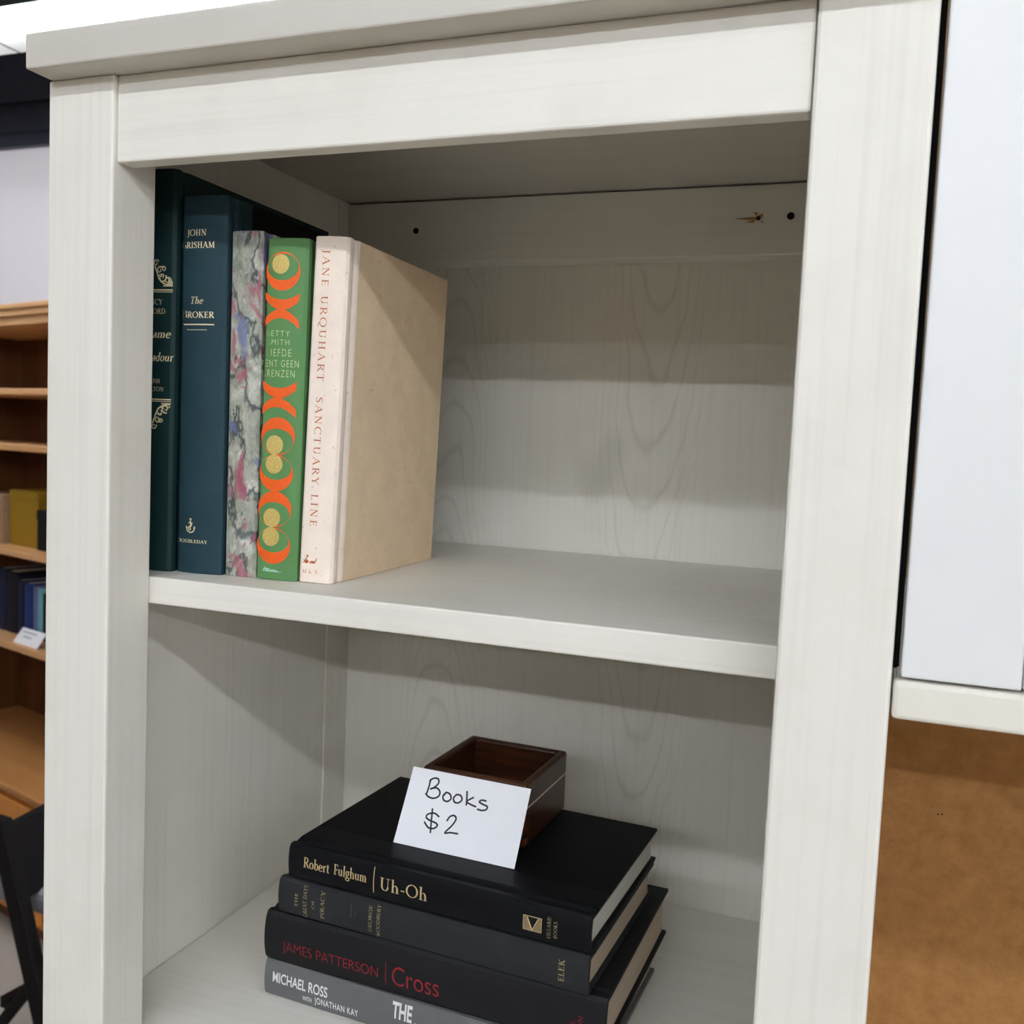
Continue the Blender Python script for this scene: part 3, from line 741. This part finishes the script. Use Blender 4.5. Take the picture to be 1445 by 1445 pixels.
# Cross
b = Book(0.0356, 0.163, 0.2485, 0.0030)
r = flat('thick black book with red title lettering, second from stack bottom', b, 0.0993, 0.1015, ZL + 0.0265, -1.6)
b.build(r, m_blk3, m_paget)
b.mark(r, 'spine_lettering', [fit(sans_text('JAMES PATTERSON', -0.012), 15.4, 91.2, 10.6, 7.1),
       fit(sans_text('Cross', -0.004), 101.8, 136.4, 8.4, 13.2)], m_redf, 'along')
b.mark(r, 'printed_rule', [rect(96.8, 97.3, 7.0, 23.0, 2)], m_redf, 'along')
b.mark(r, 'publisher_mark', put(b, [across(sans_text('LITTLE,', -.01), 226.4, 229.2, 4.0, 19.0), across(sans_text('BROWN'), 231.0, 234.2, 5.5, 22.2)]), m_redf)
# Piracy
b = Book(0.0256, 0.150, 0.2275, 0.0018)
r = flat('faded black book with worn gilt capitals, second from stack top', b, 0.1090, 0.1015, ZL + 0.0625, -2.7)
b.build(r, m_blk2, m_paget)
b.mark(r, 'spine_lettering', put(b, [across(SF('THE', 1.2), 14.0, 16.4, 7.5, 17.7), across(SF('GREAT DAYS', 1.2), 20.8, 23.9, 1.6, 24.4), across(SF('OF', 1.2), 27.9, 30.0, 9.4, 15.6),
       across(SF('PIRACY', 1.2), 35.0, 38.0, 3.9, 23.3), across(SF('GEORGE', 1.2), 73.0, 75.5, 4.4, 22.2), across(SF('WOODBURY', 1.2), 79.2, 81.8, 2.2, 24.2),
       across(SF('ELEK', 1.3, 0.12), 208.0, 211.8, 6.3, 20.1)]), m_goldd)
b.mark(r, 'gilt_rule', [rect(59.2, 59.6, 10.5, 20.5, 2), rect(62.6, 62.9, 12.0, 16.0, 2)], m_gold_worn_refl, 'along')
# Fulghum
b = Book(0.0245, 0.152, 0.2206, 0.0018, cloth_w=0.034, groove=0.0022)
r = flat('black book with pale gold lettering, top of the black stack', b, 0.1158, 0.1025, ZL + 0.0885, -2.9)
ZTOP = ZL + 0.0885 + 0.0245
b.build(r, m_blk, m_pagew, m_blackbd)
rf, lf = fit(SF('Robert', 1.05, 0.03), 12.6, 33.8, 10.6, 7.0), fit(SF('Fulghum', 1.05, 0.03), 37.2, 63.3, 11.0, 7.0)
b.mark(r, 'spine_lettering', [rf, lf, fit(SF('Uh-Oh', .95, 0.06), 73.2, 109.2, 8.6, 8.4)], m_goldm, 'along')
b.mark(r, 'gilt_rule', [rect(68.4, 69.0, 5.2, 22.6, 2)], m_goldm, 'along')
sq = [rect(176.4, 176.8, 7.0, 16.4, 2), rect(188.3, 188.8, 7.0, 16.4, 2), rect(176.4, 188.8, 7.0, 7.5), rect(176.4, 188.8, 15.9, 16.4)]
for i in range(9):
    zz = 7.9 + i * 0.9
    l0 = 177.2 + max(0, (16 - zz)) * 0.02
    vx = 182.6 - (zz - 7.5) * 0.42; vx2 = 182.8 + (zz - 7.5) * 0.42
    sq += [rect(177.0, vx - 0.2, zz, zz + 0.42, 3), rect(vx2 + 0.2, 188.1, zz, zz + 0.42, 3)]
sq += [ribbon([(179.0, 15.6), (182.6, 7.6)], [0.9, 0.9]), ribbon([(186.4, 15.6), (182.6, 7.6)], [0.5, 0.5])]
b.mark(r, 'publisher_mark', sq, m_goldm, 'along')
b.mark(r, 'publisher_name', put(b, [across(SF('VILLARD', 1.2, .16), 192.4, 194.7, 4.6, 18.4), across(SF('BOOKS', 1.2, .16), 196.8, 199.0, 5.8, 16.6)]), m_goldd)

# ---- wooden box on the stack
bxr = thing('wooden_box', 'small open dark wooden box with pale inlay line, on the black stack', 'box', (0.2272, 0.2075, ZTOP), (0, 0, math.radians(-2.0)))
HX, HY, HZ, TW = 0.0408, 0.0425, 0.0462, 0.0062
bm = bmesh.new()
o_ = [(-HX, -HY), (HX, -HY), (HX, HY), (-HX, HY)]; i_ = [(-HX + TW, -HY + TW), (HX - TW, -HY + TW), (HX - TW, HY - TW), (-HX + TW, HY - TW)]
vb = [bm.verts.new((x, y, 0.0)) for x, y in o_]; vt = [bm.verts.new((x, y, HZ)) for x, y in o_]
ut = [bm.verts.new((x, y, HZ)) for x, y in i_]; ub = [bm.verts.new((x, y, 0.006)) for x, y in i_]
bm.faces.new(vb[::-1]); bm.faces.new(ub)
for i in range(4):
    j = (i + 1) % 4
    bm.faces.new((vb[i], vb[j], vt[j], vt[i])); bm.faces.new((vt[i], vt[j], ut[j], ut[i])); bm.faces.new((ut[i], ut[j], ub[j], ub[i]))
obj('body', bm, m_box, bxr, bevel=0.0022, seg=3)
bm = bmesh.new(); zz = 0.0290; e = 0.00025; h = 0.0005
for x0, x1, y0, y1 in ((-HX - e, HX + e, -HY - e, -HY + .001), (-HX - e, HX + e, HY - .001, HY + e), (-HX - e, -HX + .001, -HY, HY), (HX - .001, HX + e, -HY, HY)):
    box(bm, x0, x1, y0, y1, zz - h, zz + h)
obj('inlay_line', bm, m_inlay, bxr)
bm = bmesh.new()
for k in range(3): box(bm, HX - 0.005, HX + 0.0002, -HY - 0.0002, -HY + 0.005, 0.003 + k * 0.0085, 0.0072 + k * 0.0085)
obj('finger_joint', bm, m_boxl, bxr, bevel=0.0005)

# ---- price card leaning on the box
A = Vector((0.1796, 0.1340, ZTOP + 0.0002)); Bq = Vector((0.2708, 0.1322, ZTOP + 0.0002))
ux = (Bq - A).normalized()
up = Vector((0.0, 0.1640 - 0.1340, 0.0453)); up = (up - ux * up.dot(ux)).normalized()
nz = ux.cross(up)
crd = thing('price_card', 'white price card handwritten Books $2, leaning on the wooden box', 'price card', A)
crd.matrix_world = Matrix(((ux.x, up.x, nz.x, A.x), (ux.y, up.y, nz.y, A.y), (ux.z, up.z, nz.z, A.z), (0, 0, 0, 1)))
bm = bmesh.new()
ring_ = [(0, 0), (91.2, -0.5), (90.0, 53.2), (-1.2, 54.0)]
prism(bm, [(x / 1000, y / 1000) for x, y in ring_], 0.0, 0.0004)
obj('card', bm, m_card, crd)
strokes = [
 [(14.7, 47.0), (14.9, 42.0), (14.6, 36.6)],
 [(14.4, 45.8), (16.6, 48.2), (20.2, 48.4), (21.4, 45.6), (19.4, 42.4), (16.4, 40.4), (20.6, 42.0), (23.9, 40.2), (24.3, 36.8), (21.0, 34.6), (17.0, 34.8), (14.0, 36.6)],
 [(29.0, 40.0), (27.4, 37.4), (28.7, 34.7), (31.9, 34.3), (33.8, 36.7), (32.1, 39.5), (29.0, 40.1), (28.2, 38.2)],
 [(37.1, 39.9), (35.6, 37.2), (37.2, 34.7), (40.2, 34.8), (42.1, 37.3), (40.2, 40.0), (37.0, 40.0)],
 [(44.3, 43.4), (45.4, 39.0), (46.3, 34.4)], [(50.0, 40.2), (46.0, 36.7), (49.6, 35.2), (53.4, 34.4)],
 [(59.8, 39.5), (56.6, 39.5), (55.3, 38.0), (58.2, 36.9), (61.7, 36.0), (61.5, 33.8), (58.6, 32.7), (55.3, 32.9)],
 [(28.4, 23.0), (24.6, 24.6), (20.3, 23.4), (19.2, 20.9), (22.6, 19.2), (27.2, 18.4), (29.1, 16.9), (27.2, 14.6), (23.0, 14.3), (19.0, 17.4)], [(22.2, 27.2), (23.8, 19.0), (25.4, 11.4)],
 [(35.3, 21.5), (36.6, 24.4), (39.4, 25.7), (41.5, 23.6), (39.8, 18.8), (36.0, 13.2), (40.0, 14.0), (45.4, 14.2)]]
bm = bmesh.new()
for s_ in strokes:
    V, F = path(s_, 1.25, 8)
    vs = [bm.verts.new((x / 1000, y / 1000, 0.0005)) for x, y in V]
    for f in F: bm.faces.new([vs[i] for i in f])
    for ex, ey in (s_[0], s_[-1]):
        V, F = disc(ex, ey, 0.62, 0.62, 10); vs = [bm.verts.new((x / 1000, y / 1000, 0.00051)) for x, y in V]
        for f in F: bm.faces.new([vs[i] for i in f])
for f in bm.faces:
    f.normal_update()
    if f.normal.z < 0: f.normal_flip()
obj('handwriting', bm, m_ink, crd, normals=False)

# ================================================================== PINE HUTCH IN THE BACKGROUND
a_h = math.atan2(0.28, -0.96)                    # its front runs to the left and away
ph = thing('pine_hutch', 'honey pine hutch with open shelves over cupboard doors, behind the bookcase', 'hutch', (-1.9092, 1.8254, ZF), (0, 0, a_h - math.pi))
# local frame: x runs right along the front (s = -x), y away from the viewer, z from the floor
zl_ = lambda z: z - ZF
def hp(name, a, mat, parent=ph, bevel=0.003):
    x0, x1, y0, y1, z0, z1 = a
    return obj(name, B(x0, x1, y0, y1, zl_(z0), zl_(z1)), mat, parent, bevel=bevel)
hp('side_panel', (-0.750, -0.7265, 0.0, 0.30, -1.0, 0.39), m_pine_shade); hp('side_panel', (0.20, 0.2235, 0.0, 0.30, -1.0, 0.39), m_pine_shade)
hp('back_panel', (-0.7265, 0.20, 0.29, 0.30, -1.0, 0.39), m_pine_shade, bevel=0)
bm = bmesh.new()
for x0, y0, z0, z1 in ((-0.80, -0.035, 0.437, 0.4532), (-0.79, -0.026, 0.416, 0.437), (-0.775, -0.014, 0.389, 0.416)): box(bm, x0, -0.526 - x0, y0, 0.30, zl_(z0), zl_(z1))
obj('cornice', bm, m_pine, ph, bevel=0.004)
for zt in (0.1936, 0.0160, -0.325, -0.632): hp('shelf', (-0.7263, 0.1998, 0.0, 0.2898, zt - 0.022, zt), m_pine, bevel=0.004)
hp('base_cabinet', (-0.78, 0.253, -0.12, 0.30, ZF + 0.06, -1.024), m_pinedoor); hp('base_top', (-0.80, 0.273, -0.14, 0.30, -1.022, -1.0003), m_pinetop, bevel=0.006)
hp('plinth', (-0.76, 0.233, -0.09, 0.28, ZF, ZF + 0.06), m_pine_shade)
for x0, x1 in ((-0.77, -0.44), (-0.434, -0.10), (-0.094, 0.243)):
    d_ = hp('door', (x0, x1, -0.138, -0.1205, ZF + 0.08, -1.04), m_pinedoor)
    bm = bmesh.new(); cyl(bm, (x1 - 0.04, -0.139, zl_(-1.25)), (x1 - 0.04, -0.162, zl_(-1.25)), 0.012, 12, 0.016); obj('knob', bm, m_pine, d_)
bm = bmesh.new(); bmesh.ops.create_uvsphere(bm, u_segments=14, v_segments=8, radius=0.010, matrix=Matrix.Translation((-0.7262, 0.20, zl_(-0.05))))
o = obj('peg', bm, m_whitep, ph); o['label'] = 'small pale round peg on the inner side'

ph_M = Matrix.Translation(ph.location) @ Matrix.Rotation(ph.rotation_euler.z, 4, 'Z')
def in_hutch(name, label, cat, x, y, z, group=None, rz=0.0):
    p = ph_M @ Vector((x, y, zl_(z)))
    return thing(name, label, cat, p, (0, 0, ph.rotation_euler.z + rz), group)
def carton(root, W, D, H, mat, lid=0.06):
    obj('body', B(0, W, 0, D, 0, H - lid), mat, root, bevel=0.002)
    obj('lid', B(-0.002, W + 0.002, -0.002, D + 0.002, H - lid + .0002, H), mat, root, bevel=0.002)
m_tanbox = plain('tan board', srgb(150, 120, 90), 0.7, 0.2, var=0.08, scale=30)
def yellowmat():
    t = NT('mustard yellow woven board', 0.6, 0.3)
    ch = t.n('ShaderNodeTexChecker'); ch.inputs['Scale'].default_value = 150
    ch.inputs['Color1'].default_value = srgb(156, 120, 18); ch.inputs['Color2'].default_value = srgb(134, 100, 12)
    t.l(t.coords(), ch.inputs['Vector']); t.color(ch.outputs['Color']); return t.m
m_yel = yellowmat()
q = in_hutch('storage_box', 'mustard yellow patterned box on a pine hutch shelf', 'box', -0.355, 0.07, -0.3248)
carton(q, 0.185, 0.15, 0.185, m_yel, 0.03)
q = in_hutch('storage_box', 'tan box beside the mustard yellow box on the pine hutch', 'box', -0.53, 0.05, -0.3248)
carton(q, 0.165, 0.16, 0.165, m_tanbox, 0.045)
q = in_hutch('storage_box', 'nearly black box right of the mustard yellow box', 'box', -0.155, 0.06, -0.3248)
carton(q, 0.12, 0.16, 0.13, m_dark, 0.03)
navy = [cloth('navy cloth', srgb(22, 32, 62), 0.6, 300), cloth('deep blue cloth', srgb(28, 52, 116), 0.55, 300), cloth('slate blue cloth', srgb(104, 112, 150), 0.6, 300),
        cloth('pale aqua cloth', srgb(120, 178, 190), 0.6, 300), cloth('blue grey cloth', srgb(52, 82, 104), 0.6, 300), cloth('black blue cloth', srgb(14, 18, 30), 0.6, 300)]
for x, T, H, D, mi, lab in ((-0.515, 0.055, 0.205, 0.17, 5, 'blue-black book at the left of the blue row in the pine hutch'),
                            (-0.458, 0.050, 0.215, 0.18, 0, 'navy book left of the thick dark book in the pine hutch'),
                            (-0.405, 0.075, 0.212, 0.18, 5, 'thick blue-black book in the blue row of the pine hutch'),
                            (-0.328, 0.042, 0.188, 0.15, 0, 'navy book beside the royal blue one in the pine hutch'),
                            (-0.284, 0.058, 0.184, 0.15, 1, 'royal blue book in the pine hutch, above the little white card'),
                            (-0.224, 0.026, 0.178, 0.15, 2, 'slate blue book between royal blue and aqua books'),
                            (-0.196, 0.030, 0.176, 0.15, 3, 'thin pale aqua book at the right of the blue row'),
                            (-0.164, 0.050, 0.160, 0.15, 5, 'short blue-black book right of the pale aqua one')):
    bk = Book(T, D, H, 0.003, board=0.003)
    q = in_hutch('book', lab, 'book', x, 0.085, -0.6318, 'blue books in the pine hutch')
    bk.build(q, navy[mi], m_page)
q = in_hutch('price_card', 'small blurred white card before the blue books in the pine hutch', 'price card', -0.225, 0.018, -0.6316)
bm = bmesh.new(); prism(bm, [(0, 0), (0.155, 0.0), (0.172, 0.054), (0.022, 0.054)], 0, 0.0006)
for v in bm.verts: v.co = Vector((v.co.x, v.co.z + v.co.y * 0.42, v.co.y * 0.9))
obj('card', bm, m_card, q)
bm = bmesh.new()
for i, (x0, x1) in enumerate(((0.035, 0.125), (0.05, 0.10))):
    yy = 0.036 - i * 0.014
    vs = [bm.verts.new((x + 0.4 * y * 0, y * 0.378 / 0.9 - 0.0004 + 0.0, y)) for x, y in ((x0, yy), (x1, yy), (x1, yy + 0.005), (x0, yy + 0.005))]
    bm.faces.new(vs)
obj('writing', bm, plain('faint grey print', srgb(190, 190, 196), 0.6, 0.2), q)

# ================================================================== FOLDING CHAIR
chz = math.radians(-5)
ch = thing('folding_chair', 'black folding chair with grey seat standing before the pine hutch', 'chair', (0, 0, ZF), (0, 0, chz))
def bar(bm, p, q, wx, wy):
    p = Vector(p); q = Vector(q); v = []
    for c in (p, q):
        for sx, sy in ((-1, -1), (1, -1), (1, 1), (-1, 1)): v.append(bm.verts.new(c + Vector((sx * wx / 2, sy * wy / 2, 0))))
    for i in range(4): bm.faces.new((v[i], v[(i + 1) % 4], v[4 + (i + 1) % 4], v[4 + i]))
    bm.faces.new(v[3::-1]); bm.faces.new(v[4:])
XT, XB, HT = -0.125, 0.105, 0.655
for sy in (-0.21, 0.21):
    bm = bmesh.new(); bar(bm, (XB, sy, 0), (XT, sy, HT), 0.050, 0.030); obj('front_leg', bm, m_chair, ch, bevel=0.004)
    bm = bmesh.new(); bar(bm, (-0.27, sy * 0.86, 0), (0.06, sy * 0.86, 0.40), 0.034, 0.020); obj('rear_leg', bm, m_chair, ch, bevel=0.004)
bm = bmesh.new()
n = 10
rows = []
for i in range(n + 1):
    y = -0.1975 + 0.395 * i / n; cv = -0.012 * math.sin(math.pi * i / n)
    top = 0.632 + 0.01 * math.sin(math.pi * i / n)
    rows.append([bm.verts.new((XB + (XT - XB) * z / HT + cv + d, y, z)) for d, z in ((-0.012, 0.475), (0.012, 0.475), (0.012, top), (-0.012, top))])
for i in range(n):
    for k in range(4): bm.faces.new((rows[i][k], rows[i][(k + 1) % 4], rows[i + 1][(k + 1) % 4], rows[i + 1][k]))
bm.faces.new(rows[0][::-1]); bm.faces.new(rows[-1])
obj('backrest', bm, m_chair, ch, bevel=0.003)
obj('seat', B(-0.27, 0.20, -0.168, 0.168, 0.42, 0.482), m_seat, ch, bevel=0.02, seg=3)
bm = bmesh.new(); bar(bm, (-0.155, -0.18, 0.18), (-0.155, 0.18, 0.18), 0.02, 0.02) if False else box(bm, -0.172, -0.148, -0.171, 0.171, 0.17, 0.195)
obj('stretcher', bm, m_chair, ch)
ch.location = (-1.2498, 1.1402, ZF)
# place so the near leg passes through the point seen just below the seat
tgt = Vector((-1.2498, 1.1402)); zz = -1.015 - ZF
lx = XB + (XT - XB) * zz / HT
off = Matrix.Rotation(chz, 2) @ Vector((lx, -0.21))
ch.location = (tgt.x - off.x, tgt.y - off.y, ZF)
